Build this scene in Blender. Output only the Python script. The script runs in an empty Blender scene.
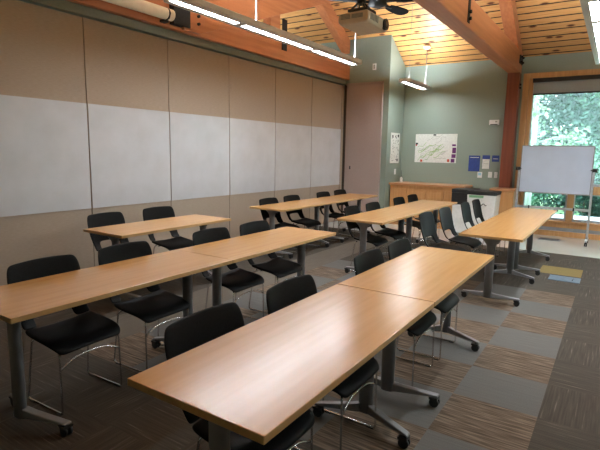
import bpy, bmesh, math, random
from mathutils import Vector, Matrix
random.seed(7)
S = bpy.context.scene
COL = S.collection
V = Vector

# ------------------------------------------------------------------ materials
def nmat(name):
    m = bpy.data.materials.new(name); m.use_nodes = True
    nt = m.node_tree; b = nt.nodes['Principled BSDF']
    return m, nt, b
def setp(b, color=None, rough=None, metal=None, spec=None, coat=None, coatr=None):
    if color is not None: b.inputs['Base Color'].default_value = (*color, 1)
    if rough is not None: b.inputs['Roughness'].default_value = rough
    if metal is not None: b.inputs['Metallic'].default_value = metal
    if spec is not None: b.inputs['Specular IOR Level'].default_value = spec
    if coat is not None: b.inputs['Coat Weight'].default_value = coat
    if coatr is not None: b.inputs['Coat Roughness'].default_value = coatr
def lin(r, g, b):
    f = lambda c: (c/255/12.92) if c/255 <= .04045 else ((c/255+.055)/1.055)**2.4
    return (f(r), f(g), f(b))
def noise_mat(name, c1, c2, scale=(1,1,1), nscale=20, rough=.5, metal=0, spec=.5, detail=4, lo=.35, hi=.65, bump=0, coat=0, coatr=.1, space='Object'):
    m, nt, b = nmat(name); setp(b, c1, rough, metal, spec, coat, coatr)
    tc = nt.nodes.new('ShaderNodeTexCoord'); mp = nt.nodes.new('ShaderNodeMapping')
    mp.inputs['Scale'].default_value = scale
    n = nt.nodes.new('ShaderNodeTexNoise'); n.inputs['Scale'].default_value = nscale; n.inputs['Detail'].default_value = detail
    r = nt.nodes.new('ShaderNodeValToRGB')
    r.color_ramp.elements[0].position = lo; r.color_ramp.elements[0].color = (*c1, 1)
    r.color_ramp.elements[1].position = hi; r.color_ramp.elements[1].color = (*c2, 1)
    L = nt.links.new
    L(tc.outputs[space], mp.inputs['Vector']); L(mp.outputs[0], n.inputs['Vector']); L(n.outputs['Fac'], r.inputs[0]); L(r.outputs[0], b.inputs['Base Color'])
    if bump:
        bp = nt.nodes.new('ShaderNodeBump'); bp.inputs['Strength'].default_value = bump; bp.inputs['Distance'].default_value = .01
        L(n.outputs['Fac'], bp.inputs['Height']); L(bp.outputs[0], b.inputs['Normal'])
    return m
def wood(name, c1, c2, axis=0, rough=.35, fine=45, coat=0, spec=.5):
    sc = [1, 1, 1]; sc[axis] = .05
    return noise_mat(name, c1, c2, tuple(sc), fine, rough, 0, spec, 5, .3, .7, 0, coat, .3)
def emit(name, color, strength):
    m = bpy.data.materials.new(name); m.use_nodes = True; nt = m.node_tree
    nt.nodes.remove(nt.nodes['Principled BSDF'])
    e = nt.nodes.new('ShaderNodeEmission'); e.inputs[0].default_value = (*color, 1); e.inputs[1].default_value = strength
    nt.links.new(e.outputs[0], nt.nodes['Material Output'].inputs[0]); return m

M = {}
M['laminate'] = wood('maple laminate', lin(190,142,84), lin(201,154,95), 1, .25, 30, .15, .75)
M['edge'] = wood('maple edge band', lin(188,148,95), lin(200,160,105), 1, .4)
M['beam'] = wood('orange glulam', lin(176,106,66), lin(194,124,80), 1, .34, 22, 0, .5)
M['beam_z'] = wood('orange glulam upright', lin(112,58,38), lin(130,70,46), 2, .42, 22, 0, .4)
M['cab'] = wood('cabinet oak', lin(186,134,84), lin(200,150,98), 2, .4, 30)
M['cabtop'] = wood('cabinet top oak', lin(176,124,84), lin(196,144,102), 0, .3, 30)
M['trim'] = wood('window fir trim', lin(190,142,92), lin(206,160,108), 2, .4, 30)
M['green'] = noise_mat('sage paint', lin(136,149,137), lin(140,153,141), nscale=60, rough=.45, spec=.4)
M['header'] = noise_mat('grey green header', lin(112,116,100), lin(118,122,106), nscale=50, rough=.5)
M['fabric'] = noise_mat('beige panel fabric', lin(160,144,128), lin(170,154,138), (1,.3,4), 60, .85, spec=.2, bump=.1)
M['white_board'] = noise_mat('whiteboard enamel', lin(188,188,190), lin(196,196,199), nscale=3, rough=.22, spec=.5)
M['board'] = noise_mat('mobile whiteboard enamel', lin(184,196,214), lin(190,202,220), nscale=3, rough=.25)
M['seam'] = noise_mat('dark seam', lin(70,62,54), lin(80,70,60), nscale=30, rough=.6)
M['doorp'] = noise_mat('mauve grey panel', lin(166,150,144), lin(174,158,152), (6,6,1), 50, .8, spec=.2)
M['plastic'] = noise_mat('black chair plastic', (.0055,.005,.005), (.008,.0072,.0072), nscale=90, rough=.5, spec=.10, bump=.03)
M['chrome'] = noise_mat('chrome wire', (.55,.55,.55), (.65,.65,.65), nscale=10, rough=.22, metal=1)
M['leg'] = noise_mat('grey painted steel', lin(126,126,128), lin(134,134,136), nscale=20, rough=.4, metal=.1)
M['black'] = noise_mat('black rubber', (.012,.012,.013), (.02,.02,.02), nscale=40, rough=.5)
M['steel'] = noise_mat('black steel plate', (.008,.008,.009), (.014,.014,.015), nscale=40, rough=.6, metal=0, spec=.3)
M['fanblack'] = noise_mat('matt black fan paint', (.004,.004,.005), (.007,.007,.008), nscale=40, rough=.8, spec=.1)
M['alu'] = noise_mat('silver aluminium', lin(190,192,196), lin(204,206,210), nscale=20, rough=.35, metal=.6)
M['housing'] = noise_mat('pendant housing', lin(206,202,198), lin(212,208,204), nscale=20, rough=.45)
M['white'] = noise_mat('white plastic', lin(222,222,220), lin(230,230,228), nscale=20, rough=.4)
M['rodm'] = noise_mat('grey rod paint', lin(110,110,110), lin(118,118,118), nscale=20, rough=.5)
M['cream'] = noise_mat('cream casing', lin(240,228,204), lin(246,236,214), nscale=8, rough=.5)
M['bluecard'] = noise_mat('blue card', lin(40,62,130), lin(46,70,142), nscale=20, rough=.5)
M['paper'] = noise_mat('paper', lin(214,216,210), lin(226,228,222), nscale=30, rough=.7)
M['purple'] = noise_mat('purple print', lin(96,40,100), lin(110,50,112), nscale=30, rough=.7)
M['mapgreen'] = noise_mat('map green ink', lin(140,176,110), lin(160,190,130), nscale=30, rough=.7)
M['mapgrey'] = noise_mat('map grey ink', lin(150,156,146), lin(170,174,166), nscale=30, rough=.7)
M['ink'] = noise_mat('black ink', lin(40,40,44), lin(56,56,60), nscale=30, rough=.7)
M['red'] = noise_mat('red ink', lin(190,80,60), lin(200,90,70), nscale=30, rough=.7)
M['labelgreen'] = noise_mat('green sticker', lin(120,170,130), lin(130,180,140), nscale=30, rough=.6)
M['shade'] = noise_mat('grey roller fabric', lin(160,168,174), lin(170,178,184), nscale=120, rough=.8)
M['proj'] = noise_mat('projector plastic', lin(212,200,182), lin(220,208,190), nscale=20, rough=.45)
M['darkglass'] = noise_mat('lens glass', (.01,.01,.015), (.02,.02,.03), nscale=5, rough=.08)
M['screen'] = noise_mat('pale blue screen', lin(150,196,214), lin(160,206,222), nscale=5, rough=.3)
M['grille'] = noise_mat('metal grille', lin(90,96,110), lin(110,116,128), (60,1,1), 8, .5, .4)
M['heater'] = noise_mat('grey metal slot', lin(150,158,166), lin(162,170,178), nscale=10, rough=.4, metal=.3)
M['bluebox'] = noise_mat('blue grey lid', lin(82,100,118), lin(92,110,128), nscale=40, rough=.7)
M['lens_up'] = emit('lamp up light', (.86,.94,1), 44)
M['lens'] = emit('lamp lens', (.88,.95,1), 34)
# glass
m, nt, b = nmat('window glass'); nt.nodes.remove(b)
t = nt.nodes.new('ShaderNodeBsdfTransparent'); g = nt.nodes.new('ShaderNodeBsdfGlossy'); g.inputs['Roughness'].default_value = .02
fr = nt.nodes.new('ShaderNodeFresnel'); mx = nt.nodes.new('ShaderNodeMixShader'); t.inputs[0].default_value = (.93,.98,.98,1)
nt.links.new(fr.outputs[0], mx.inputs[0]); nt.links.new(t.outputs[0], mx.inputs[1]); nt.links.new(g.outputs[0], mx.inputs[2]); nt.links.new(mx.outputs[0], nt.nodes['Material Output'].inputs[0])
M['glass'] = m

m, nt, b = nmat('insect screen haze veil'); nt.nodes.remove(b)  # insect screen as a thin pale veil, added to haze the view outside
t = nt.nodes.new('ShaderNodeBsdfTransparent'); g = nt.nodes.new('ShaderNodeBsdfTranslucent'); g.inputs[0].default_value = (.8,.88,.9,1)
mx = nt.nodes.new('ShaderNodeMixShader'); mx.inputs[0].default_value = .07
nt.links.new(t.outputs[0], mx.inputs[1]); nt.links.new(g.outputs[0], mx.inputs[2]); nt.links.new(mx.outputs[0], nt.nodes['Material Output'].inputs[0])
M['screenhaze'] = m

def mathn(nt, op, a, b=None):
    n = nt.nodes.new('ShaderNodeMath'); n.operation = op
    for i, v in enumerate((a, b)):
        if v is None: continue
        if isinstance(v, (int, float)): n.inputs[i].default_value = v
        else: nt.links.new(v, n.inputs[i])
    return n.outputs[0]
# pine board ceiling: boards run along X, gaps every 0.129 m in plan
m, nt, b = nmat('knotty pine boards'); setp(b, rough=.38, spec=.35)
L = nt.links.new
geo = nt.nodes.new('ShaderNodeNewGeometry'); sx = nt.nodes.new('ShaderNodeSeparateXYZ'); L(geo.outputs['Position'], sx.inputs[0])
yy = mathn(nt, 'DIVIDE', sx.outputs['Y'], .129); fl = mathn(nt, 'FLOOR', yy); frc = mathn(nt, 'FRACT', yy)
gap = mathn(nt, 'LESS_THAN', frc, .16)
cmb = nt.nodes.new('ShaderNodeCombineXYZ'); L(sx.outputs['X'], cmb.inputs[0]); L(sx.outputs['Y'], cmb.inputs[1]); L(mathn(nt, 'MULTIPLY', fl, 3.7), cmb.inputs[2])
mp = nt.nodes.new('ShaderNodeMapping'); mp.inputs['Scale'].default_value = (1.2, 30, 1); L(cmb.outputs[0], mp.inputs[0])
n1 = nt.nodes.new('ShaderNodeTexNoise'); n1.inputs['Scale'].default_value = 2.2; n1.inputs['Detail'].default_value = 4; L(mp.outputs[0], n1.inputs['Vector'])
r1 = nt.nodes.new('ShaderNodeValToRGB'); r1.color_ramp.elements[0].position = .3; r1.color_ramp.elements[0].color = (*lin(192,136,78), 1)
r1.color_ramp.elements[1].position = .7; r1.color_ramp.elements[1].color = (*lin(216,166,106), 1); L(n1.outputs['Fac'], r1.inputs[0])
wn = nt.nodes.new('ShaderNodeTexWhiteNoise'); wn.noise_dimensions = '1D'; L(fl, wn.inputs['W'])
hv = nt.nodes.new('ShaderNodeHueSaturation'); L(r1.outputs[0], hv.inputs['Color']); L(mathn(nt, 'ADD', mathn(nt, 'MULTIPLY', wn.outputs['Value'], .22), .88), hv.inputs['Value'])
cmk = nt.nodes.new('ShaderNodeCombineXYZ'); L(mathn(nt, 'ADD', sx.outputs['X'], mathn(nt, 'MULTIPLY', wn.outputs['Value'], 9)), cmk.inputs[0]); L(sx.outputs['Y'], cmk.inputs[1])
mpk = nt.nodes.new('ShaderNodeMapping'); mpk.inputs['Scale'].default_value = (.9, 2.6, 1); L(cmk.outputs[0], mpk.inputs[0])
vo = nt.nodes.new('ShaderNodeTexVoronoi'); vo.voronoi_dimensions = '2D'; vo.inputs['Scale'].default_value = 1.45; L(mpk.outputs[0], vo.inputs['Vector'])
rk = nt.nodes.new('ShaderNodeValToRGB'); rk.color_ramp.elements[0].position = .05; rk.color_ramp.elements[0].color = (1,1,1,1); rk.color_ramp.elements[1].position = .11; rk.color_ramp.elements[1].color = (0,0,0,1)
L(vo.outputs['Distance'], rk.inputs[0])
mk = nt.nodes.new('ShaderNodeMixRGB'); L(rk.outputs[0], mk.inputs[0]); L(hv.outputs[0], mk.inputs[1]); mk.inputs[2].default_value = (*lin(96,48,22), 1)
mg = nt.nodes.new('ShaderNodeMixRGB'); L(gap, mg.inputs[0]); L(mk.outputs[0], mg.inputs[1]); mg.inputs[2].default_value = (*lin(48,28,16), 1); L(mg.outputs[0], b.inputs['Base Color'])
bp = nt.nodes.new('ShaderNodeBump'); bp.inputs['Strength'].default_value = .5; bp.inputs['Distance'].default_value = .008; L(mathn(nt, 'SUBTRACT', 1, gap), bp.inputs['Height']); L(bp.outputs[0], b.inputs['Normal'])
M['pine'] = m
def carpet(name, base, c2, streak, axis, thr, sc=1.0, along=.8, across=42):
    m, nt, b = nmat(name); setp(b, base, .95, 0, .1); L = nt.links.new
    geo = nt.nodes.new('ShaderNodeNewGeometry')
    mp = nt.nodes.new('ShaderNodeMapping'); mp.inputs['Scale'].default_value = (along*4, across*2, 1) if axis == 0 else (across*2, along*4, 1)
    L(geo.outputs['Position'], mp.inputs[0])
    n = nt.nodes.new('ShaderNodeTexNoise'); n.inputs['Scale'].default_value = sc; n.inputs['Detail'].default_value = 2; L(mp.outputs[0], n.inputs['Vector'])
    r = nt.nodes.new('ShaderNodeValToRGB'); e = r.color_ramp.elements
    e[0].position = thr[0]; e[0].color = (*base, 1); e[1].position = thr[2]; e[1].color = (*streak, 1)
    k = e.new(thr[1]); k.color = (*c2, 1)
    L(n.outputs['Fac'], r.inputs[0])
    n2 = nt.nodes.new('ShaderNodeTexNoise'); n2.inputs['Scale'].default_value = 260; L(geo.outputs['Position'], n2.inputs['Vector'])
    mx = nt.nodes.new('ShaderNodeMixRGB'); mx.blend_type = 'MULTIPLY'; mx.inputs[0].default_value = .5; L(r.outputs[0], mx.inputs[1]); L(n2.outputs['Color'], mx.inputs[2])
    hs = nt.nodes.new('ShaderNodeHueSaturation'); hs.inputs['Saturation'].default_value = 1; hs.inputs['Value'].default_value = 1.3
    n3 = nt.nodes.new('ShaderNodeMixRGB'); n3.blend_type = 'MULTIPLY'; n3.inputs[0].default_value = .6; L(r.outputs[0], n3.inputs[1]); L(n2.outputs['Fac'], n3.inputs[2])
    L(n3.outputs[0], hs.inputs['Color']); L(hs.outputs[0], b.inputs['Base Color'])
    return m
DK, DK2, DS = lin(72,67,61), lin(84,78,71), lin(128,120,110)
M['dark_x'] = carpet('dark carpet streaks across', DK, DK2, DS, 0, (.35,.64,.80))
M['dark_y'] = carpet('dark carpet streaks along', DK, DK2, DS, 1, (.35,.64,.80))
M['striped'] = carpet('tan striped carpet', lin(70,61,53), lin(110,96,83), lin(138,122,106), 0, (.30,.52,.72), 1.1, 1.1, 34)
M['greyc'] = carpet('grey carpet', lin(100,99,97), lin(104,103,101), lin(108,107,105), 0, (.3,.5,.7))
M['plainc'] = carpet('taupe carpet', lin(98,92,84), lin(103,97,89), lin(108,102,94), 1, (.3,.5,.7))
M['yellowc'] = carpet('yellow carpet', lin(122,106,66), lin(130,113,72), lin(136,120,78), 0, (.3,.5,.7))
M['stone'] = noise_mat('pale floor tile', lin(214,218,218), lin(222,226,226), nscale=2, rough=.22, spec=.9, coat=1, coatr=.2)
M['leafA'] = noise_mat('leaf mid', lin(72,120,98), lin(112,156,130), nscale=.7, rough=.6)
M['leafB'] = noise_mat('leaf pale', lin(128,164,136), lin(158,180,150), nscale=.7, rough=.6)
M['leafC'] = noise_mat('leaf dark', lin(34,66,60), lin(62,98,88), nscale=.7, rough=.6)
M['bark'] = noise_mat('pale bark', lin(160,166,164), lin(184,190,188), (1,1,.3), 6, .8)
M['barkd'] = noise_mat('brown bark', lin(90,80,70), lin(120,106,92), (1,1,.3), 6, .8)
M['grass'] = noise_mat('grass ground', lin(90,140,90), lin(130,170,120), nscale=3, rough=.9)
M['deck'] = noise_mat('pale concrete', lin(160,166,170), lin(174,180,184), nscale=3, rough=.7)

# ------------------------------------------------------------------ mesh helpers
def box(bm, x0, x1, y0, y1, z0, z1, mi=0):
    vs = [bm.verts.new(p) for p in ((x0,y0,z0),(x1,y0,z0),(x1,y1,z0),(x0,y1,z0),(x0,y0,z1),(x1,y0,z1),(x1,y1,z1),(x0,y1,z1))]
    for q in ((0,3,2,1),(4,5,6,7),(0,1,5,4),(1,2,6,5),(2,3,7,6),(3,0,4,7)):
        f = bm.faces.new([vs[i] for i in q]); f.material_index = mi
    return vs
def prism(bm, pts, axis, a0, a1, mi=0):
    """polygon pts (2D) extruded along axis ('x': pts are (y,z); 'y': (x,z); 'z': (x,y))"""
    def P(p, a): return {'x': (a, p[0], p[1]), 'y': (p[0], a, p[1]), 'z': (p[0], p[1], a)}[axis]
    A = [bm.verts.new(P(p, a0)) for p in pts]; B = [bm.verts.new(P(p, a1)) for p in pts]
    n = len(pts)
    f = bm.faces.new(A); f.material_index = mi; f = bm.faces.new(B[::-1]); f.material_index = mi
    for i in range(n):
        f = bm.faces.new([A[i], B[i], B[(i+1) % n], A[(i+1) % n]]); f.material_index = mi
def tube(bm, pts, r, seg=8, closed=False, rs=None):
    pts = [V(p) for p in pts]; rings = []; n = len(pts); up = None
    for i, p in enumerate(pts):
        if closed: d = (pts[(i+1) % n]-pts[i-1])
        else: d = pts[min(i+1, n-1)]-pts[max(i-1, 0)]
        d.normalize()
        if up is None:
            up = V((0,0,1)) if abs(d.z) < .9 else V((1,0,0))
        a = (up - d*up.dot(d)).normalized(); up = a; c = d.cross(a)
        rr = rs[i] if rs else r
        rings.append([bm.verts.new(p + (a*math.cos(2*math.pi*k/seg)+c*math.sin(2*math.pi*k/seg))*rr) for k in range(seg)])
    for i in range(n if closed else n-1):
        A, B = rings[i], rings[(i+1) % n]
        for k in range(seg):
            f = bm.faces.new([A[k], A[(k+1) % seg], B[(k+1) % seg], B[k]]); f.smooth = True
    if not closed:
        bm.faces.new(rings[0][::-1]); bm.faces.new(rings[-1])
def bend(pts, r=.02, n=4):
    """round the corners of a polyline"""
    pts = [V(p) for p in pts]; out = [pts[0]]
    for i in range(1, len(pts)-1):
        a, b, c = pts[i-1], pts[i], pts[i+1]
        u = (a-b); w = (c-b); rr = min(r, u.length*.45, w.length*.45); u.normalize(); w.normalize()
        p0, p2 = b+u*rr, b+w*rr
        for k in range(n+1):
            t = k/n; out.append(p0*(1-t)**2 + b*2*t*(1-t) + p2*t*t)
    out.append(pts[-1]); return out
def cyl(bm, c, r, h, axis='z', seg=20, r2=None):
    d = {'x': V((1,0,0)), 'y': V((0,1,0)), 'z': V((0,0,1))}[axis]; c = V(c)
    tube(bm, [c, c+d*h], r, seg, rs=[r, r if r2 is None else r2])
def obj(name, bm, mats, parent=None, bevel=0, smooth=False, subsurf=0, solid=0, recalc=True):
    if recalc: bmesh.ops.recalc_face_normals(bm, faces=bm.faces)
    me = bpy.data.meshes.new(name); bm.to_mesh(me); bm.free()
    if not isinstance(mats, (list, tuple)): mats = [mats]
    for m in mats: me.materials.append(m if not isinstance(m, str) else M[m])
    if smooth:
        for p in me.polygons: p.use_smooth = True
    o = bpy.data.objects.new(name, me); COL.objects.link(o)
    if parent: o.parent = parent
    if solid:
        k = o.modifiers.new('s', 'SOLIDIFY'); k.thickness = solid; k.offset = 0
    if bevel:
        k = o.modifiers.new('b', 'BEVEL'); k.width = bevel; k.segments = 2; k.limit_method = 'ANGLE'
    if subsurf:
        k = o.modifiers.new('u', 'SUBSURF'); k.levels = subsurf; k.render_levels = subsurf
    return o
def tag(o, label, cat, group=None):
    o['label'] = label; o['category'] = cat
    if group: o['group'] = group
    return o
def thing(name, label, cat, loc=(0,0,0), rz=0, group=None):
    o = bpy.data.objects.new(name, None); COL.objects.link(o); o.empty_display_size = .1
    o.location = loc; o.rotation_euler = (0,0,rz); return tag(o, label, cat, group)
def dup(root, loc, rz, label, group=None):
    r = root.copy(); COL.objects.link(r); r.location = loc; r.rotation_euler = (0,0,rz); r['label'] = label
    if group: r['group'] = group
    for ch in list(root.children):
        c = ch.copy(); COL.objects.link(c); c.parent = r
        for g in ch.children:
            d = g.copy(); COL.objects.link(d); d.parent = c
    return r
def struct(name, bm, mats, parent=None, **k):
    o = obj(name, bm, mats, parent, **k)
    if not parent: o['kind'] = 'structure'
    return o
def B(*a):
    bm = bmesh.new()
    for q in a: box(bm, *q)
    return bm

# ------------------------------------------------------------------ room shell
XR, XL, XO = 2.6, -5.2, -8.0          # right wall, partition face, outer wall beyond partition
YF, YN = 10.5, -1.5                   # far and near walls
SL = .6; ZE = 3.45; YRG = 4.5; ZR = ZE + SL*(YF-YRG)
def zc(y): return ZE + SL*(YF-y) if y >= YRG else ZE + SL*(y-YN)

# floor: carpet tiles of half a metre, pale tile strip by the far wall
bm = bmesh.new(); FM = ['dark_x','dark_y','striped','greyc','plainc','yellowc','stone']
xs = [XO] + [-.25+.5*k for k in range(-15, 6)] + [XR]; ys = [YN+.5*k for k in range(0, 21)]   # -1.5 .. 8.5
for i in range(len(xs)-1):
    for j in range(len(ys)-1):
        x0, x1, y0, y1 = xs[i], xs[i+1], ys[j], ys[j+1]
        if j == len(ys)-2: y1 = 8.55
        cx, cy = (x0+x1)/2, (y0+y1)/2
        kx = round((-.25-x1)/.5); ky = round((y0-2)/.5)
        mi = (kx+ky) % 2
        if -3.25 < cx < -.25 and 2 < cy < 6: mi = 3 if (kx+ky) % 2 == 0 else 2
        elif -3.75 < cx < -3.25 and 2 < cy < 8: mi = 4
        if -.75 < cx < -.25 and 7 < cy < 7.5: mi = 5
        f = bm.faces.new([bm.verts.new(p) for p in ((x0,y0,0),(x1,y0,0),(x1,y1,0),(x0,y1,0))]); f.material_index = mi
f = bm.faces.new([bm.verts.new(p) for p in ((XO,8.55,0),(XR,8.55,0),(XR,YF,0),(XO,YF,0))]); f.material_index = 6
bmesh.ops.remove_doubles(bm, verts=bm.verts, dist=1e-4)
struct('floor', bm, FM)

bm = bmesh.new(); T = .12
prism(bm, [(YF+.15,zc(YF+.15)),(YRG,ZR),(YN-.15,zc(YN-.15)),(YN-.15,zc(YN-.15)+T),(YRG,ZR+T),(YF+.15,zc(YF+.15)+T)], 'x', XO, XR)
struct('ceiling', bm, 'pine')

# far wall: green part, strip above window, right of window
WX0, WX1, WZ1 = -1.70, 1.90, 3.13
struct('wall_far', B((-4.15,WX0,YF,YF+.15,0,ZE),(WX0,WX1,YF,YF+.15,WZ1,ZE),(WX1,XR,YF,YF+.15,0,ZE)), 'green')
# block with poster and pocket for the folding wall
bm = bmesh.new(); YB = 9.64
prism(bm, [(YB,0),(YF+.15,0),(YF+.15,zc(YF+.15)),(YB,zc(YB))], 'x', XO, -4.15)
struct('wall_far_left', bm, 'green')
gable = [(YN,0),(YF,0),(YF,ZE),(YRG,ZR),(YN,ZE)]
bm = bmesh.new(); prism(bm, gable, 'x', XR, XR+.15); struct('wall_right', bm, 'green')
bm = bmesh.new(); prism(bm, gable, 'x', XO-.15, XO); struct('wall_outer_left', bm, 'green')
struct('wall_near', B((XO,XR,YN-.15,YN,0,ZE)), 'green')

# header above folding partition
bm = B((XL-.12,XL+.03,YN,YB,3.03,3.19)); box(bm, XL-.02, XL+.045, YN, YB, 3.015, 3.03)
struct('trim_1', bm, ['header'])

# partition panels with whiteboards
SEAM = [9.495-1.225*k for k in range(0, 10)]
plabels = {0: 'last beige partition panel beside mauve storage door, with narrow whiteboard in perspective',
 1: 'beige partition panel with whiteboard, second from the storage door end',
 2: 'beige partition panel with whiteboard behind left half of far left table row',
 3: 'beige partition panel with whiteboard just past the short table beside the wall',
 4: 'beige partition panel with whiteboard behind the right chair of the short table by wall',
 5: 'large beige partition panel with whiteboard at left edge of picture',
 6: 'beige partition panel with whiteboard left of the picture edge',
 7: 'beige partition panel with whiteboard nearest the room corner behind camera',
 8: 'beige partition panel beside near wall'}
for k in range(9):
    y1, y0 = SEAM[k]-.005, SEAM[k+1]+.005
    if y0 < YN: y0 = YN+.01
    t = thing('partition_panel', plabels[k], 'partition panel', (XL-.05,(y0+y1)/2,0), 0, 'folding partition panels')
    h = (y1-y0)/2
    obj('panel', B((-.05,.05,-h,h,.012,3.0)), 'fabric', t, bevel=.004)
    obj('whiteboard', B((.05,.058,-h+.004,h-.004,.83,2.05)), 'white_board', t)
    obj('panel_trim', B((.05,.059,-h,h,2.05,2.056),(.05,.059,-h,h,.824,.83)), 'fabric', t)
    obj('seal', B((-.04,.035,h,h+.01,.012,3.0)), 'seam', t)
tag(obj('partition_end_post', B((XL-.1,XL,9.51,YB-.03,.012,3.0)), 'fabric'), 'narrow plain beige end strip between whiteboards and mauve door', 'end post')

# mauve storage door in the block
bm = B((-5.13,-4.31,YB-.045,YB-.004,.01,3.0)); d = struct('door_1', bm, 'doorp', bevel=.004)
obj('door_frame', B((-4.31,-4.275,YB-.06,YB,0,3.04),(-5.14,-4.275,YB-.06,YB,3.0,3.04)), 'doorp', d)
obj('door_gap_shade', B((-5.2,-5.135,YB-.02,YB-.002,.0,3.02)), 'seam', d)  # dark strip stands in for shade in the gap between partition and door
obj('door_handle', B((-5.005,-4.98,YB-.056,YB-.04,1.18,1.25)), 'black', d)

# ------------------------------------------------------------------ window
win = bpy.data.objects.new('window_1', None); COL.objects.link(win); win['kind'] = 'structure'
def wp(name, mat, *boxes, **k): return obj(name, B(*boxes), mat, win, **k)
Y0, Y1 = YF-.03, YF+.12
wp('window_frame', 'trim', (WX0,WX0+.11,Y0,Y1,.3,WZ1), (WX0+.11,WX1-.11,Y0,Y1,WZ1-.10,WZ1), (WX1-.11,WX1,Y0,Y1,.3,WZ1), bevel=.004)
wp('inner_jamb', 'trim', (WX0+.11,WX0+.18,Y0+.06,Y1,.33,WZ1-.1), (WX1-.18,WX1-.11,Y0+.06,Y1,.33,WZ1-.1), bevel=.004)
wp('transom', 'trim', (WX0+.11,WX1-.11,Y0,Y1,.84,.99), bevel=.004)
for x in (-.74, .24, 1.05): wp('mullion', 'trim', (x,x+.11,Y0,Y1,.30,.84), bevel=.004)
wp('mullion', 'trim', (.24,.35,Y0+.004,Y1,.99,WZ1-.1), bevel=.004)
wp('window_sill', 'trim', (WX0,WX1,Y0-.05,Y1,.27,.30), bevel=.004)
wp('apron', 'trim', (WX0,WX1,Y0,Y1,.17,.268), bevel=.003)
wp('heater_slot', 'heater', (WX0,WX1,Y0+.02,Y1,.10,.17))
wp('base_board', 'trim', (WX0,WX1,Y0-.02,Y1,0,.10), bevel=.003)
lows = [(WX0+.18,-.74),(-.63,.24),(.35,1.05),(1.16,WX1-.18)]
for x0, x1 in lows:
    s = wp('sash', 'alu', (x0,x1,Y0+.07,Y0+.11,.30,.345),(x0,x1,Y0+.07,Y0+.11,.815,.84),(x0,x0+.02,Y0+.07,Y0+.11,.345,.815),(x1-.035,x1,Y0+.07,Y0+.11,.345,.815))
    obj('pane', B((x0+.02,x1-.035,Y0+.088,Y0+.094,.345,.815)), 'glass', s)
for x0, x1 in ((WX0+.18,.24),(.35,WX1-.18)):
    s = wp('sash', 'alu', (x0,x1,Y0+.07,Y0+.11,.99,1.04),(x0,x1,Y0+.07,Y0+.11,WZ1-.13,WZ1-.1),(x0,x0+.02,Y0+.07,Y0+.11,1.04,WZ1-.13),(x1-.02,x1,Y0+.07,Y0+.11,1.04,WZ1-.13))
    obj('pane', B((x0+.02,x1-.02,Y0+.088,Y0+.094,1.04,WZ1-.13)), 'glass', s)
    bm = bmesh.new(); bm.faces.new([bm.verts.new(p) for p in ((x0+.02,Y0+.105,1.04),(x1-.02,Y0+.105,1.04),(x1-.02,Y0+.105,WZ1-.13),(x0+.02,Y0+.105,WZ1-.13))]); obj('insect_screen_haze', bm, 'screenhaze', s)
t = thing('roller_shade', 'grey roller shade with black valance rolled near the top of the window', 'window shade', (0,YF,0))
obj('valance', B((WX0+.17,WX1-.18,-.02,.035,2.955,3.03)), 'black', t)
obj('shade_fabric', B((WX0+.19,WX1-.2,.012,.018,2.74,2.955)), 'shade', t)
obj('hem_bar', B((WX0+.19,WX1-.2,.005,.025,2.715,2.742)), 'black', t)

# ------------------------------------------------------------------ roof trusses and column
def truss(x0, x1, label):
    t = thing('roof_truss', label, 'roof truss')
    obj('bottom_chord', B((x0,x1,YN+.02,YF-.12,3.12,3.5)), 'beam', t, bevel=.012)
    D = .34; bm = bmesh.new()
    prism(bm, [(YF-.12,zc(YF-.12)-.01),(YRG,ZR-.01),(YRG,ZR-D-.05),(9.95,3.5),(YF-.12,3.5)], 'x', x0+.01, x1-.01)
    obj('rafter', bm, 'beam', t, bevel=.01)
    bm = bmesh.new(); prism(bm, [(YN+.02,zc(YN+.02)-.01),(YRG,ZR-.01),(YRG,ZR-D-.05),(YN+.55,3.5),(YN+.02,3.5)], 'x', x0+.01, x1-.01)
    obj('rafter', bm, 'beam', t, bevel=.01)
    return t
tl = truss(-5.3, -5.1, 'orange timber roof truss with black plates above the partition wall')
bm = bmesh.new(); prism(bm, [(4.75,3.14),(5.05,3.14),(8.83,4.54),(8.75,5.0)  ,(4.6,3.50)], 'x', -5.09, -5.03)
obj('web', bm, 'beam', tl, bevel=.006)
obj('post', B((-5.28,-5.12,6.78,7.06,3.5,4.2)), 'beam', tl, bevel=.006)
obj('steel_plate', B((-5.1,-5.085,7.08,7.22,3.30,3.82)), 'steel', tl)
bm = B((-5.1,-5.012,4.55,4.84,3.17,3.42)); 
obj('steel_plate', bm, 'steel', tl)
for z in (3.26,3.36):
    bm = bmesh.new(); cyl(bm, (-5.1,5.0,z), .02, .1, 'x', 10); obj('bolt', bm, 'steel', tl)
tr = truss(-1.95, -1.73, 'large orange timber truss crossing overhead and meeting the dark column')
obj('web', B((-1.89,-1.79,6.42,6.62,3.5,5.3)), 'beam_z', tr)
bm = B((-1.73,-1.722,6.33,6.42,3.17,3.6))
for z in (3.22,3.30): cyl(bm, (-1.722,6.375,z), .022, .03, 'x', 10)
obj('steel_plate', bm, 'steel', tr)
bm = B((-1.73,-1.715,10.05,10.33,3.27,3.42))
for y in (10.12,10.26): 
    for z in (3.3,3.39): cyl(bm, (-1.715,y,z), .02, .035, 'x', 8)
obj('steel_plate', bm, 'steel', tr)
t = thing('timber_column', 'dark reddish timber column standing left of the tall window', 'column', (-1.84,10.3,0))
obj('post', B((-.11,.11,-.1,.1,0,3.12)), 'beam_z', t, bevel=.01)
bm = bmesh.new(); cyl(bm, (.11,-.02,2.9), .02, .03, 'x', 8); cyl(bm, (.11,-.02,2.84), .02, .03, 'x', 8); obj('bolt', bm, 'steel', t)

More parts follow.
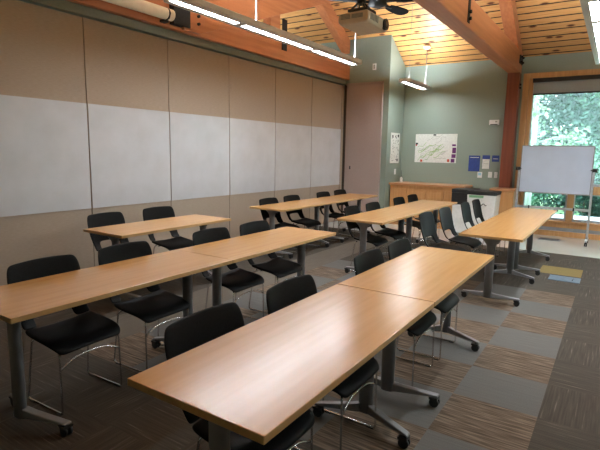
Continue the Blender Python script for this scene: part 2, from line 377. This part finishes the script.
# ------------------------------------------------------------------ pendants
def pendant(x, y0, n, z, label, rods, cuts=None, seg=1.22):
    t = thing('pendant_light', label, 'pendant light', (x,y0,z), 0, 'linear pendant lights'); Ln = n*seg
    bm = bmesh.new()
    # channel, open at top and bottom: sides and flanges
    for s in (-1, 1):
        prism(bm, [(s*.075,0),(s*.105,.012),(s*.105,.06),(s*.085,.072),(s*.055,.072),(s*.055,.06),(s*.075,.05)], 'y', 0, Ln)
    box(bm, -.098, .098, -.012, 0, .002, .068); box(bm, -.098, .098, Ln, Ln+.012, .002, .068)
    box(bm, -.075, .075, 0, Ln, .03, .036)
    obj('housing', bm, 'housing', t)
    box(bm0 := bmesh.new(), -.1, -.036, 0, Ln, -.003, .006); box(bm0, .036, .1, 0, Ln, -.003, .006)
    obj('flange', bm0, 'housing', t)
    cuts = cuts or [k*seg for k in range(n+1)]
    for k in range(len(cuts)-1):
        a, b = cuts[k]+.05, cuts[k+1]-.05
        obj('lens', B((-.036,.036,a,b,.004,.010)), 'lens', t)
        obj('uplight', B((-.05,.05,a,b,.045,.05)), 'lens_up', t)
        if k: obj('divider', B((-.045,.045,cuts[k]-.05,cuts[k]+.05,-.004,.012)), 'housing', t)
    for ry in rods:
        bm = bmesh.new(); top = zc(y0+ry)-z; tube(bm, [(0,ry,.03),(0,ry,top-.03)], .0085, 8)
        s = obj('rod', bm, 'rodm', t)
        bm = bmesh.new(); tube(bm, [(0,ry,top-.075),(0,ry,top-.05),(0,ry,top-.01)], .05, 16, rs=[.02,.07,.075]); obj('canopy', bm, 'white', s)
    return t
ZP = 2.875
pendant(-3.51, 3.16, 3, ZP, 'long lit pendant light hanging in front of the partition wall', (1.22,3.62), [0,.95,2.4,3.66])
pendant(-3.51, 8.82, 1, ZP, 'short lit pendant light hanging in front of the far green wall', ())
pendant(-.31, 3.5, 4, ZP, 'lit pendant light cut off at the top right corner of the picture', (.2,2.44,4.7), [0,.75,1.5,2.3,3.1,3.9,4.88])
pendant(2.0, 3.16, 3, ZP, 'lit pendant light along the right wall outside the frame', (1.22,3.4))
pendant(-6.9, 3.16, 4, ZP, 'lit pendant light beyond the partition in the next room', (1.22,3.4))

# extend the short pendant with its own rod near its far end
sp = [o for o in bpy.data.objects if o.name.startswith('pendant_light') and o['label'].startswith('short')][0]
bm = bmesh.new(); tp = zc(10.05)-ZP; tube(bm, [(0,1.18,.03),(0,1.18,zc(10.0)-ZP-.03)], .0085, 8); r_ = obj('rod', bm, 'rodm', sp)
bm = bmesh.new(); tp = zc(10.0)-ZP; tube(bm, [(0,1.18,tp-.075),(0,1.18,tp-.05),(0,1.18,tp-.01)], .05, 16, rs=[.02,.07,.075]); obj('canopy', bm, 'white', r_)
bm = bmesh.new(); tube(bm, [(0,.25,.03),(0,.25,zc(9.07)-ZP)], .003, 6); obj('rod', bm, 'rodm', sp)

# ------------------------------------------------------------------ tables
def make_table(label):
    t = thing('folding_table', label, 'table', (0,0,0), 0, 'rolling training tables')
    CX = -.01; W, Ln, H = .305, .762, .74     # half width (x), half length (y)
    bm = B((-W,W,-Ln+.0015,Ln-.0015,H-.028,H))
    for f in bm.faces: f.material_index = 0 if abs(f.calc_center_median().z-H) < .001 else 1
    obj('tabletop', bm, ['laminate','edge'], t, bevel=.003)
    obj('under_frame', B((-.035,.035,-Ln+.2,Ln-.2,H-.075,H-.03)), 'leg', t, bevel=.004)
    for s in (-1, 1):
        y = s*(Ln-.155)
        bm = bmesh.new()
        # oval column flaring to a bracket beneath the top
        rings = []
        for z, a, b in ((.068,.043,.028),(.60,.043,.028),(.63,.048,.032),(.66,.07,.045),(.69,.10,.06),(.711,.115,.065)):
            rings.append([bm.verts.new((CX+a*math.cos(k*math.pi/8)*(abs(math.cos(k*math.pi/8))**-.25 if abs(math.cos(k*math.pi/8))>.01 else 1), y+b*math.sin(k*math.pi/8), z)) for k in range(16)])
        for A, Bq in zip(rings, rings[1:]):
            for k in range(16):
                f = bm.faces.new([A[k],A[(k+1)%16],Bq[(k+1)%16],Bq[k]]); f.smooth = True
        bm.faces.new(rings[0][::-1]); bm.faces.new(rings[-1])
        lg = obj('leg', bm, 'leg', t)
        bm = bmesh.new()
        for q in (-1, 1):
            prism(bm, [(CX+q*.025,.068),(CX+q*.025,.125),(CX+q*.08,.11),(q*.285,.080),(q*.29,.068),(q*.20,.066)], 'y', y-.022, y+.022)
        for v in bm.verts: v.co.y -= s*.095*min(1, abs(v.co.x)/.265)
        obj('foot', bm, 'leg', lg, bevel=.006)
        yc = y - s*.095
        bm = bmesh.new(); box(bm, CX-.07, CX+.07, y-s*.03-.035, y-s*.03+.035, H-.1, H-.03)
        obj('hinge_cup', bm, 'black', lg, bevel=.012)
        for q in (-1, 1):
            bm = bmesh.new()
            for dy in (-.021, .006): cyl(bm, (q*.265, yc+dy, .028), .028, .015, 'y', 18)
            box(bm, q*.265-.016, q*.265+.016, yc-.006, yc+.006, .02, .06); cyl(bm, (q*.265,yc,.05), .010, .03, 'z', 10)
            box(bm, q*.265-.03, q*.265+.022, yc-.026, yc+.026, .047, .062)
            obj('caster', bm, 'black', lg)
    return t
TB = [(-1.065,1.752,'front right-hand training table with maple top, nearest the camera, its top filling the foreground'),
 (-1.065,3.281,'maple training table directly behind the foreground one, end pointing at the window'),
 (-2.615,1.835,'maple training table at the left edge, grey leg and caster in lower left corner'),
 (-2.615,3.405,'second maple table of the left row, four chair backs beside the seam behind it'),
 (-4.085,3.50,'short single maple table standing alone close to the partition wall'),
 (-4.11,6.155,'near table of the far row along the partition'),
 (-4.11,7.725,'far table of the row along the partition, beside the mauve door'),
 (-2.525,5.915,'near table of the middle back row, in centre of picture'),
 (-2.525,7.485,'far table of the middle back row, in front of the oak counter'),
 (-.995,5.755,'near table of the right row, its corner before the black high-backed chairs'),
 (-.995,7.325,'far table of the right row, ending at the mobile whiteboard')]
t0 = make_table(TB[0][2]); t0.location = (TB[0][0], TB[0][1], 0)
for x, y, l in TB[1:]:
    q_ = dup(t0, (x, y, 0), 0, l)
    if x == -2.615:
        q_.scale = (1, 1.03, 1)
    elif x < -1.1 and y > 5 or x == -.995: q_.scale = (1, 1.03, 1)

# ------------------------------------------------------------------ chairs
def make_chair(label):
    t = thing('stacking_chair', label, 'chair', (0,0,0), 0, 'black stacking chairs')
    R = [(.000,.838,.200,.012,-.010),(.003,.820,.226,.020,-.002),(.012,.76,.243,.030,0),(.026,.68,.243,.034,0),(.044,.60,.236,.036,0),(.064,.535,.226,.040,0),
         (.090,.468,.222,.048,.004),(.135,.434,.228,.03,.022),(.20,.420,.236,.0,.022),(.29,.413,.24,0,.018),(.39,.414,.238,0,.008),(.465,.405,.228,-.004,-.003),(.505,.375,.20,-.016,-.012)]
    U = [-1,-.8,-.56,-.28,0,.28,.56,.8,1]
    def shell(r0, r1):
        bm = bmesh.new(); g = []
        for x, z, hw, ef, eu in R[r0:r1+1]:
            g.append([bm.verts.new((x-.27+ef*u*u, hw*u, z+eu*u*u)) for u in U])
        for i in range(len(g)-1):
            for j in range(len(U)-1):
                if 5 <= i+r0 <= 6 and 2 <= j <= 5: continue
                bm.faces.new([g[i][j],g[i][j+1],g[i+1][j+1],g[i+1][j]])
        return bm
    obj('backrest', shell(0, 7), 'plastic', t, smooth=True, solid=.014, subsurf=2)
    obj('seat', shell(7, 12), 'plastic', t, smooth=True, solid=.022, subsurf=2)
    for s in (-1, 1):
        y = s*.205
        bm = bmesh.new()
        tube(bm, bend([(-.07,s*.17,.405),(-.095,s*.19,.38),(-.145,y,.007),(.205,y,.007),(.20,y*.98,.365),(.15,s*.15,.396),(0,s*.12,.402)], .022), .0055, 8)
        obj('sled_leg', bm, 'chrome', t)
        for gx in (.155, -.12): obj('glide', B((gx,gx+.04,y-.009,y+.009,0,.006)), 'black', t)
    bm = bmesh.new()
    tube(bm, bend([(.202,-.203,.27),(.195,-.12,.315),(.19,0,.325),(.195,.12,.315),(.202,.203,.27)], .06), .0045, 8)
    obj('crossbar', bm, 'chrome', t)
    bm = bmesh.new(); tube(bm, [(-.02,-.19,.396),(-.02,.19,.396)], .0055, 8); tube(bm, [(.13,-.16,.396),(.13,.16,.396)], .0055, 8)
    obj('seat_support', bm, 'chrome', t)
    return t
CH = [(-1.48,1.46,0,'black chair closest to the camera, its back cut by the foreground table edge'),
 (-1.47,2.12,0,'second black chair along the nearest foreground table'),
 (-1.46,3.09,0,'third black chair along the foreground right-hand table row'),
 (-1.45,3.65,0,'fourth and farthest black chair along the foreground right-hand table row'),
 (-3.03,1.60,.04,'black chair at the left edge tucked behind the left table row'),
 (-3.05,2.22,.03,'second black chair of the left table row, in front of the short wall table'),
 (-3.04,3.12,0,'third black chair of the left row, below the right end of the short wall table'),
 (-3.02,3.72,0,'last black chair of the left table row, beside its far end'),
 (-4.70,3.20,.05,'left black chair at the short table by the partition'),
 (-4.72,3.93,-.03,'right black chair at the short table by the partition'),
 (-4.42,5.80,0,'first black chair of the row against the partition, nearest its near end'),
 (-4.44,6.45,0,'second black chair of the row against the partition'),
 (-4.42,7.43,0,'third black chair of the row against the partition'),
 (-4.44,8.10,0,'black chair nearest the mauve door in the partition row'),
 (-2.94,5.70,.05,'black chair at near corner of the middle back row'),
 (-2.93,6.33,0,'second black chair of the middle back row'),
 (-2.96,7.40,0,'third black chair of the middle back row, before the oak counter'),
 (-2.98,8.08,0,'farthest black chair of the middle back row, before the oak counter'),
 (-1.92,5.68,-.03,'leftmost pulled-out black chair of the right row, back lit by the window'),
 (-1.90,6.38,-.03,'second pulled-out black chair of the right row, seat fully visible'),
 (-1.87,7.30,0,'third black chair of the right row, in front of the white bins'),
 (-1.86,7.92,0,'farthest black chair of the right row, in front of the right-hand white bin')]
c0 = make_chair(CH[0][3]); c0.location = (CH[0][0]+.27, CH[0][1], 0)
for xb, y, rz, l in CH[1:]: dup(c0, (xb+.27, y, 0), rz, l)

# ------------------------------------------------------------------ far wall furniture
t = thing('base_cabinet', 'long oak base cabinet with wooden top along the far green wall', 'cabinet', (-3.32,10.16,0))
obj('body', B((-.80,.77,-.30,.31,.0,.87)), 'cab', t, bevel=.003)
for a, b_ in ((-.78,-.41),(-.395,.005),(.02,.39),(.405,.755)):
    d = obj('door', B((a,b_,-.32,-.30,.10,.80)), 'cab', t, bevel=.004)
    obj('door_panel', B((a+.06,b_-.06,-.327,-.318,.16,.74)), 'cab', d, bevel=.004)
obj('worktop', B((-.82,.80,-.34,.33,.87,.91)), 'cabtop', t, bevel=.005)
t = thing('base_cabinet', 'narrow oak cabinet standing in front of the dark timber column', 'cabinet', (-1.75,9.96,0))
obj('body', B((-.16,.17,-.2,.215,0,.87)), 'cab', t, bevel=.003)
obj('door', B((-.14,.15,-.218,-.2,.08,.84)), 'cab', t, bevel=.004)
obj('worktop', B((-.27,.19,-.24,.225,.87,.91)), 'cabtop', t, bevel=.005)

def bin_(label, x, y, w, d_, h, upper):
    t = thing('recycling_bin', label, 'bin', (x,y,0))
    bm = bmesh.new()
    bot = [(-w/2+.03,-d_/2+.03),(w/2-.03,-d_/2+.03),(w/2-.03,d_/2-.02),(-w/2+.03,d_/2-.02)]; top = [(-w/2,-d_/2),(w/2,-d_/2),(w/2,d_/2),(-w/2,d_/2)]
    A = [bm.verts.new((*p,.03)) for p in bot]; Bt = [bm.verts.new((*p,h-.07)) for p in top]
    bm.faces.new(A); bm.faces.new(Bt)
    for i in range(4): bm.faces.new([A[i],A[(i+1)%4],Bt[(i+1)%4],Bt[i]])
    obj('body', bm, 'white', t, bevel=.015)
    obj('lid', B((-w/2-.01,w/2+.01,-d_/2-.01,d_/2,h-.07,h)), 'black', t, bevel=.012)
    if upper: obj('upper_band', B((-w/2-.006,w/2+.006,-d_/2-.006,d_/2-.004,h-.30,h-.07)), 'black', t, bevel=.006)
    else: obj('label_sticker', B((-w/2+.04,-w/2+.3,-d_/2-.006,-d_/2+.002,h-.125,h-.08)), 'labelgreen', t)
    bm = bmesh.new(); tube(bm, bend([(.02,-d_/2+.02,h-.26),(.02,-d_/2-.05,h-.26),(.06,-d_/2-.06,h-.22),(.10,-d_/2-.05,h-.26),(.10,-d_/2+.02,h-.26)], .02), .008, 8); obj('handle', bm, 'black', t)
    for q in (-1, 1):
        bm = bmesh.new(); cyl(bm, (q*(w/2-.08)-.012,d_/2-.07,.035), .035, .025, 'x', 14); obj('wheel', bm, 'black', t)
bin_('white bin with black upper band and lid beside the long oak cabinet', -2.44, 9.66, .40, .5, .885, True)
bin_('large white bin with black lid and green sticker beside the narrow cabinet', -2.07, 9.58, .52, .52, .87, False)

# small bottle on counter
bm = bmesh.new(); tube(bm, [(0,0,0),(0,0,.09),(0,0,.105),(0,0,.12)], .03, 14, rs=[.03,.03,.014,.012])
t = thing('spray_bottle', 'small white bottle standing at left end of the oak counter', 'bottle', (-4.03,10.25,.91)); obj('body', bm, 'white', t)
bm = bmesh.new(); tube(bm, [(0,0,.12),(0,0,.26)], .004, 6); box(bm, -.008,.008,-.02,.02,.12,.135); obj('pump', bm, 'black', t)

# ------------------------------------------------------------------ posters, plates on the walls
t = thing('wall_map', 'wide white site map with green lines and purple margin on far green wall', 'map', (-3.37,YF-.004,1.67))
obj('sheet', B((-.46,.46,-.003,.003,-.31,.31)), 'paper', t)
bm = bmesh.new()
for k in range(16):
    x0 = random.uniform(-.42,.05); z0 = random.uniform(-.26,.05); ln = random.uniform(.12,.34)
    tube(bm, [(x0+ln*q/5, -.004, z0+ln*.55*q/5+.03*math.sin(q*1.3+k)) for q in range(6)], .005, 4)
obj('map_lines', bm, 'mapgreen', t)
bm = bmesh.new()
for k in range(22):
    x0 = random.uniform(-.42,.2); z0 = random.uniform(-.28,.24); ln = random.uniform(.05,.2)
    tube(bm, [(x0+ln*q/3, -.004, z0+ln*.4*q/3+.02*math.sin(q*1.7+k)) for q in range(4)], .003, 4)
obj('map_lines', bm, 'mapgrey', t)
bm = B((.36,.45,-.006,-.002,-.20,-.12),(.37,.45,-.006,-.002,-.10,.02),(.35,.43,-.006,-.002,-.30,-.22),(.36,.44,-.006,-.002,.05,.09)); obj('margin_print', bm, 'purple', t)
obj('red_mark', B((-.33,-.28,-.006,-.002,-.30,-.25),(.27,.32,-.006,-.002,-.29,-.23),(-.45,-.42,-.006,-.002,.05,.09)), 'red', t)
obj('dark_mark', B((-.45,-.40,-.0065,-.002,.08,.12),(-.06,0,-.006,-.002,.275,.305)), 'ink', t)
t = thing('poster', 'narrow white poster with black sketches on side wall by the door', 'poster', (-4.146,10.08,1.66))
obj('sheet', B((-.003,.003,-.24,.25,-.33,.33)), 'paper', t)
bm = bmesh.new()
for k in range(46):
    y = random.uniform(-.2,.19); z = random.uniform(-.29,.27); w = random.uniform(.008,.035)
    box(bm, .002, .005, y, y+w, z, z+random.uniform(.006,.03))
for y, z in ((-.18,.22),(.14,.24),(.12,-.29)): box(bm, .002, .0052, y, y+.06, z, z+.06)
obj('sketch_marks', bm, 'ink', t)['kind'] = 'stuff'
def plate(name, label, cat, x, z, w, h, mat, extra=None, dp=.012):
    o = thing(name, label, cat, (x,YF,z)); obj('plate', B((-w/2,w/2,-dp,0,-h/2,h/2)), mat, o, bevel=min(.003,dp/4))
    if extra:
        for nm, mt, q in extra: obj(nm, B((q[0],q[1],-dp-.003,-dp+.001,q[2],q[3])), mt, o)
    return o
plate('notice_board', 'large blue notice sheet on green wall above the bins', 'notice', -2.525, 1.365, .23, .33, 'bluecard', [('heading','paper',(-.09,.09,.12,.13))], .008)
plate('notice', 'white printed notice with blue header between two blue sheets', 'notice', -2.29, 1.40, .15, .28, 'bluecard', [('sheet','paper',(-.07,.07,-.14,.06)),('print','mapgrey',(-.05,.05,-.04,-.03))], .008)
plate('notice', 'small blue sign beside the timber column', 'notice', -2.105, 1.475, .14, .13, 'bluecard', [('print','paper',(-.05,.05,-.01,.0))], .008)
plate('control_panel', 'small wall controller with pale screen below the notices', 'control panel', -2.395, 1.13, .09, .12, 'white', [('screen','screen',(-.03,.03,-.01,.045))], .02)
plate('light_switch', 'left white light switch under the small blue sign', 'light switch', -2.19, 1.14, .075, .12, 'white', [('rocker','paper',(-.018,.018,-.035,.035))])
plate('light_switch', 'right white light switch beside the timber column', 'light switch', -2.075, 1.14, .06, .12, 'white', [('rocker','paper',(-.015,.015,-.035,.035))])
plate('emergency_light', 'white emergency unit high on green wall left of the column', 'wall unit', -2.18, 2.205, .19, .10, 'white', [('lamp_bar','ink',(-.07,.07,-.05,-.035)),('indicator','mapgrey',(.02,.06,.0,.03))], .05)
o = thing('outlet_plate', 'white outlet plate on green wall above the mauve door', 'outlet', (-4.51,YB,3.355)); obj('plate', B((-.04,.04,-.01,0,-.065,.065)), 'white', o, bevel=.002); obj('socket', B((-.02,.02,-.013,-.009,-.04,.04)), 'mapgrey', o)
o = thing('light_switch', 'light switch on side wall below the narrow sketch poster', 'light switch', (-4.15,10.15,1.14)); obj('plate', B((0,.01,-.04,.04,-.06,.06)), 'white', o, bevel=.002); obj('rocker', B((.009,.013,-.015,.015,-.03,.03)), 'paper', o)

# ------------------------------------------------------------------ mobile whiteboard
t = thing('mobile_whiteboard', 'mobile whiteboard on silver castered stand in front of the window', 'whiteboard', (-.92,9.78,0))
bx0, bx1, bz0, bz1 = -.575, .56, .885, 1.72
obj('board', B((bx0,bx1,-.012,.012,bz0,bz1)), 'board', t)
obj('board_frame', B((bx0-.012,bx1+.012,-.016,.016,bz1,bz1+.015),(bx0-.012,bx1+.012,-.016,.016,bz0-.015,bz0),(bx0-.015,bx0,-.016,.016,bz0,bz1),(bx1,bx1+.015,-.016,.016,bz0,bz1)), 'leg', t, bevel=.003)
for s in (-1, 1):
    x = s*.60-.008
    obj('upright', B((x-.018,x+.018,-.018,.018,.09,1.33)), 'alu', t, bevel=.004)
    f = obj('foot', B((x-.02,x+.02,-.24,.24,.07,.10)), 'alu', t, bevel=.006)
    for q in (-1, 1):
        bm = bmesh.new(); 
        for dx in (-.02,.006): cyl(bm, (x+dx, q*.22, .033), .033, .014, 'x', 16)
        cyl(bm, (x,q*.22,.04), .01, .035, 'z', 8); obj('caster', bm, 'black', f)
    bm = bmesh.new(); cyl(bm, (x-.045*s*0-.05,-.005,1.31), .014, .09, 'x', 10); cyl(bm, (x+s*.035-.015,-.01,1.31), .034, .03, 'x', 10); box(bm, x-.022,x+.022,-.024,.024,1.28,1.34)
    obj('pivot_knob', bm, 'black', t)
obj('cross_rail', B((-.6,.59,-.015,.015,.585,.625)), 'alu', t, bevel=.004)
obj('rail_clamp', B((-.40,-.375,-.022,.022,.575,.635),(.33,.355,-.022,.022,.575,.635)), 'black', t)

# floor registers and floor box
for i, (x, y, l) in enumerate(((-.93,9.97,'dark metal floor register in pale tiles below the window mullion'),(.06,9.55,'dark metal floor register at right picture edge'))):
    o = thing('floor_register', l, 'floor vent', (x,y,0)); obj('frame', B((-.18,.18,-.13,.13,0,.004)), 'grille', o)
    obj('slats', B(*[(-.16+.02*k,-.152+.02*k,-.11,.11,.004,.0065) for k in range(16)]), 'steel', o)
o = thing('floor_box', 'blue grey floor box lid set in carpet beside the yellow tile', 'floor box', (-.42,6.79,0)); obj('lid', B((-.175,.175,-.14,.14,0,.005)), 'bluebox', o, bevel=.001)
bm = bmesh.new(); tube(bm, bend([(.09,-.07,.008),(.09,-.02,.012),(.10,.05,.008)], .02), .004, 6); obj('latch', bm, 'ink', o)

# ------------------------------------------------------------------ screen casing above header
t = thing('projection_screen', 'retracted projection screen in cream casing mounted above the partition', 'projection screen', (-4.99,0,3.25))
bm = bmesh.new(); cyl(bm, (0,1.5,0), .072, 2.99, 'y', 24); obj('casing', bm, 'cream', t)
bm = bmesh.new(); tube(bm, [(0,4.40,.07),(.055,4.40,.04),(.072,4.40,0),(.05,4.40,-.055),(0,4.40,-.075),(-.06,4.40,-.06)], .013, 8); box(bm, -.08,.0,4.36,4.44,-.10,-.07); obj('bracket', bm, 'black', t)

# ------------------------------------------------------------------ projector
t = thing('projector', 'beige ceiling projector hanging from a black mount below the fan', 'projector', (-2.155,4.1,2.765))
bm = bmesh.new(); w, d_, h = .155, .22, .058
prism(bm, [(-w,-h+.03),(-w+.03,-h),(w-.02,-h+.01),(w,-h+.03),(w,h-.015),(w-.02,h),(-w+.02,h-.012),(-w,h-.03)], 'y', 0, .44)
obj('body', bm, 'proj', t, bevel=.012)
obj('vent_grille', B(*[(-w+.03,-.03,-.006,.003,-.005+.012*k,.001+.012*k) for k in range(4)]), 'mapgrey', t)
obj('port_panel', B((-.01,.10,-.006,.003,-.005,.03)), 'mapgrey', t)
obj('side_vent', B(*[(w-.002,w+.004,.05+.03*k,.06+.03*k,-.02,.035) for k in range(6)]), 'mapgrey', t)
bm = bmesh.new(); cyl(bm, (w-.01,.37,.0), .052, .03, 'x', 24); ln_ = obj('lens_ring', bm, 'black', t)
bm = bmesh.new(); cyl(bm, (w+.02,.37,.0), .040, .004, 'x', 24); obj('lens', bm, 'darkglass', ln_)
bm = bmesh.new(); tube(bm, [(-.02,.2,.20),(-.02,.2,zc(4.3)-2.765-.02)], .022, 12)
obj('pole', bm, 'black', t)
bm = B((-.11,.09,.1,.3,.085,.11)); 
for q in ((-.1,.11),(.07,.11),(-.1,.28),(.07,.28)): tube(bm, [(q[0],q[1],.09),(-.02,.2,.21)], .009, 6)
cyl(bm, (-.02,.2,.17), .045, .08, 'z', 14); obj('mount', bm, 'black', t)

# ------------------------------------------------------------------ ceiling fan
t = thing('ceiling_fan', 'dark ceiling fan with paddle blades above the projector', 'ceiling fan', (-2.80,6.0,3.47))
bm = bmesh.new(); tube(bm, [(0,0,-.06),(0,0,-.03),(0,0,.06),(0,0,.10)], .1, 24, rs=[.05,.12,.12,.05]); obj('motor', bm, 'steel', t)
bm = bmesh.new(); tube(bm, [(0,0,.09),(0,0,zc(6.0)-3.47-.01)], .015, 10); obj('downrod', bm, 'steel', t)
for k in range(5):
    a = math.radians(72*k+78); ca, sa = math.cos(a), math.sin(a)
    def pt(r, w, z): return (ca*r - sa*w, sa*r + ca*w, z)
    bm = bmesh.new(); pts = [(.24,-.05),(.34,-.072),(.55,-.085),(.62,-.07),(.66,-.03),(.66,.03),(.62,.07),(.55,.085),(.34,.072),(.24,.05)]
    A = [bm.verts.new(pt(r, w, .004-w*.18)) for r, w in pts]; Bv = [bm.verts.new(pt(r, w, -.006-w*.18)) for r, w in pts]
    bm.faces.new(A); bm.faces.new(Bv[::-1])
    for i in range(len(pts)): bm.faces.new([A[i],Bv[i],Bv[(i+1)%len(pts)],A[(i+1)%len(pts)]])
    bl = obj('blade', bm, 'fanblack', t)
    bm = bmesh.new(); tube(bm, [pt(.08,0,0),pt(.30,0,0)], .018, 8); obj('blade_arm', bm, 'steel', bl)

# ------------------------------------------------------------------ outside
bm = bmesh.new(); box(bm, -30, 30, YF+.2, 60, -.5, -.35); g = obj('ground', bm, 'grass'); g['kind'] = 'structure'
tag(obj('deck_ledge', B((-4,6,12.2,13.4,-.35,.12)), 'deck'), 'pale concrete ledge outside below the window', 'ledge')
def tree(label, name, x, y, base, h, r, n, leaf, bark, crown0=.2, ls=.16, trunk_r=.1):
    t = thing(name, label, 'tree' if name == 'tree' else 'bush', (x,y,base))
    bm = bmesh.new(); rnd = random.Random(hash((round(x*10),round(y*10))) & 0xffff)
    tube(bm, [(0,0,0),(.04,0,h*.3),(-.03,.05,h*.6),(.03,0,h*.95)], trunk_r, 10, rs=[trunk_r,trunk_r*.8,trunk_r*.6,trunk_r*.2])
    tips = []
    for k in range(14):
        z0 = h*(crown0+.7*k/14); a = rnd.uniform(0,6.28); ln = r*rnd.uniform(.55,1)
        e = V((math.cos(a)*ln, math.sin(a)*ln, z0+ln*rnd.uniform(.1,.5))); tips.append((V((0,0,z0)), e))
        tube(bm, [(0,0,z0), tuple(V((0,0,z0)).lerp(e,.5)+V((0,0,.1))), tuple(e)], .03, 6, rs=[trunk_r*.35,trunk_r*.22,.01])
    obj('trunk', bm, bark, t)
    vs, fs = [], []
    for k in range(n):
        a, e = tips[rnd.randrange(len(tips))]; c = a.lerp(e, rnd.uniform(.25,1.1)) + V((rnd.gauss(0,.3),rnd.gauss(0,.3),rnd.gauss(0,.25)))*r*.45
        u = V((rnd.uniform(-1,1),rnd.uniform(-1,1),rnd.uniform(-.8,.5))).normalized(); w = u.cross(V((rnd.uniform(-1,1),rnd.uniform(-1,1),rnd.uniform(-1,1)))).normalized()
        s = ls*rnd.uniform(.6,1.3); i = len(vs); wd = w*s*.32; up = u.cross(w)*s*.1
        vs += [tuple(c-u*s*.5), tuple(c-wd+up), tuple(c+u*s*.5), tuple(c+wd+up)]; fs += [(i,i+1,i+2),(i,i+2,i+3)]
    me = bpy.data.meshes.new('foliage'); me.from_pydata(vs, [], fs); me.materials.append(M[leaf])
    o = bpy.data.objects.new('foliage', me); COL.objects.link(o); o.parent = t; o['kind'] = 'stuff'
tree('slim pale-barked tree just outside the left edge of the window', 'tree', -1.95, 14.2, -.4, 7.5, 1.3, 2600, 'leafB', 'bark', .25, .14, .09)
tree('large mid-green tree behind the window centre', 'tree', .2, 18.0, -.4, 9, 2.8, 26000, 'leafA', 'barkd', .05, .14, .14)
tree('pale green tree filling right part of the window', 'tree', 1.6, 15.8, -.4, 7, 1.9, 16000, 'leafB', 'barkd', .12, .12, .1)
tree('dark green tree behind the pale-barked one', 'tree', -3.2, 20.5, -.4, 10, 3.2, 20000, 'leafC', 'barkd', .05, .18, .15)
tree('dark green tree far behind at right', 'tree', 2.6, 23, -.4, 11, 3.6, 20000, 'leafC', 'barkd', .03, .22, .16)
tree('tall mid-green tree far behind the others', 'tree', -.8, 25, -.4, 12, 3.8, 22000, 'leafA', 'barkd', .03, .24, .16)
for i, (x, y, lf, l) in enumerate(((-2.2,15.5,'leafA','leafy bush seen through left lower pane'),(-.7,15.2,'leafC','dark bush behind the lower mullion'),(.6,15,'leafA','leafy bush seen through right lower pane'),(2.2,14.6,'leafB','pale bush beyond right picture edge'))):
    tree(l, 'bush', x, y, -.4, 2.0, .95, 3600, lf, 'barkd', .05, .12, .03)

# ------------------------------------------------------------------ light, camera
w = bpy.data.worlds.new('World'); S.world = w; w.use_nodes = True
bg = w.node_tree.nodes['Background']; bg.inputs[0].default_value = (.78,.93,1,1); bg.inputs[1].default_value = 3.9

cam = bpy.data.cameras.new('Camera'); co = bpy.data.objects.new('Camera', cam); COL.objects.link(co); S.camera = co
R = ((0.8341904,0.55118684,0.01787282),(0.09823833,-0.11663137,-0.98830479),(-0.54265606,0.82619017,-0.15144045))
r, d, f = (V(q) for q in R)
mw = Matrix(((r.x,-d.x,-f.x,0),(r.y,-d.y,-f.y,0),(r.z,-d.z,-f.z,1.54),(0,0,0,1)))
co.matrix_world = mw
cam.sensor_fit = 'HORIZONTAL'; cam.sensor_width = 36; cam.lens = 477.05/600*36; cam.clip_start = .05; cam.clip_end = 200
S.view_settings.view_transform = 'Standard'; S.view_settings.look = 'None'; S.view_settings.gamma = 1; S.view_settings.exposure = 1.82
S.view_settings.use_curve_mapping = False
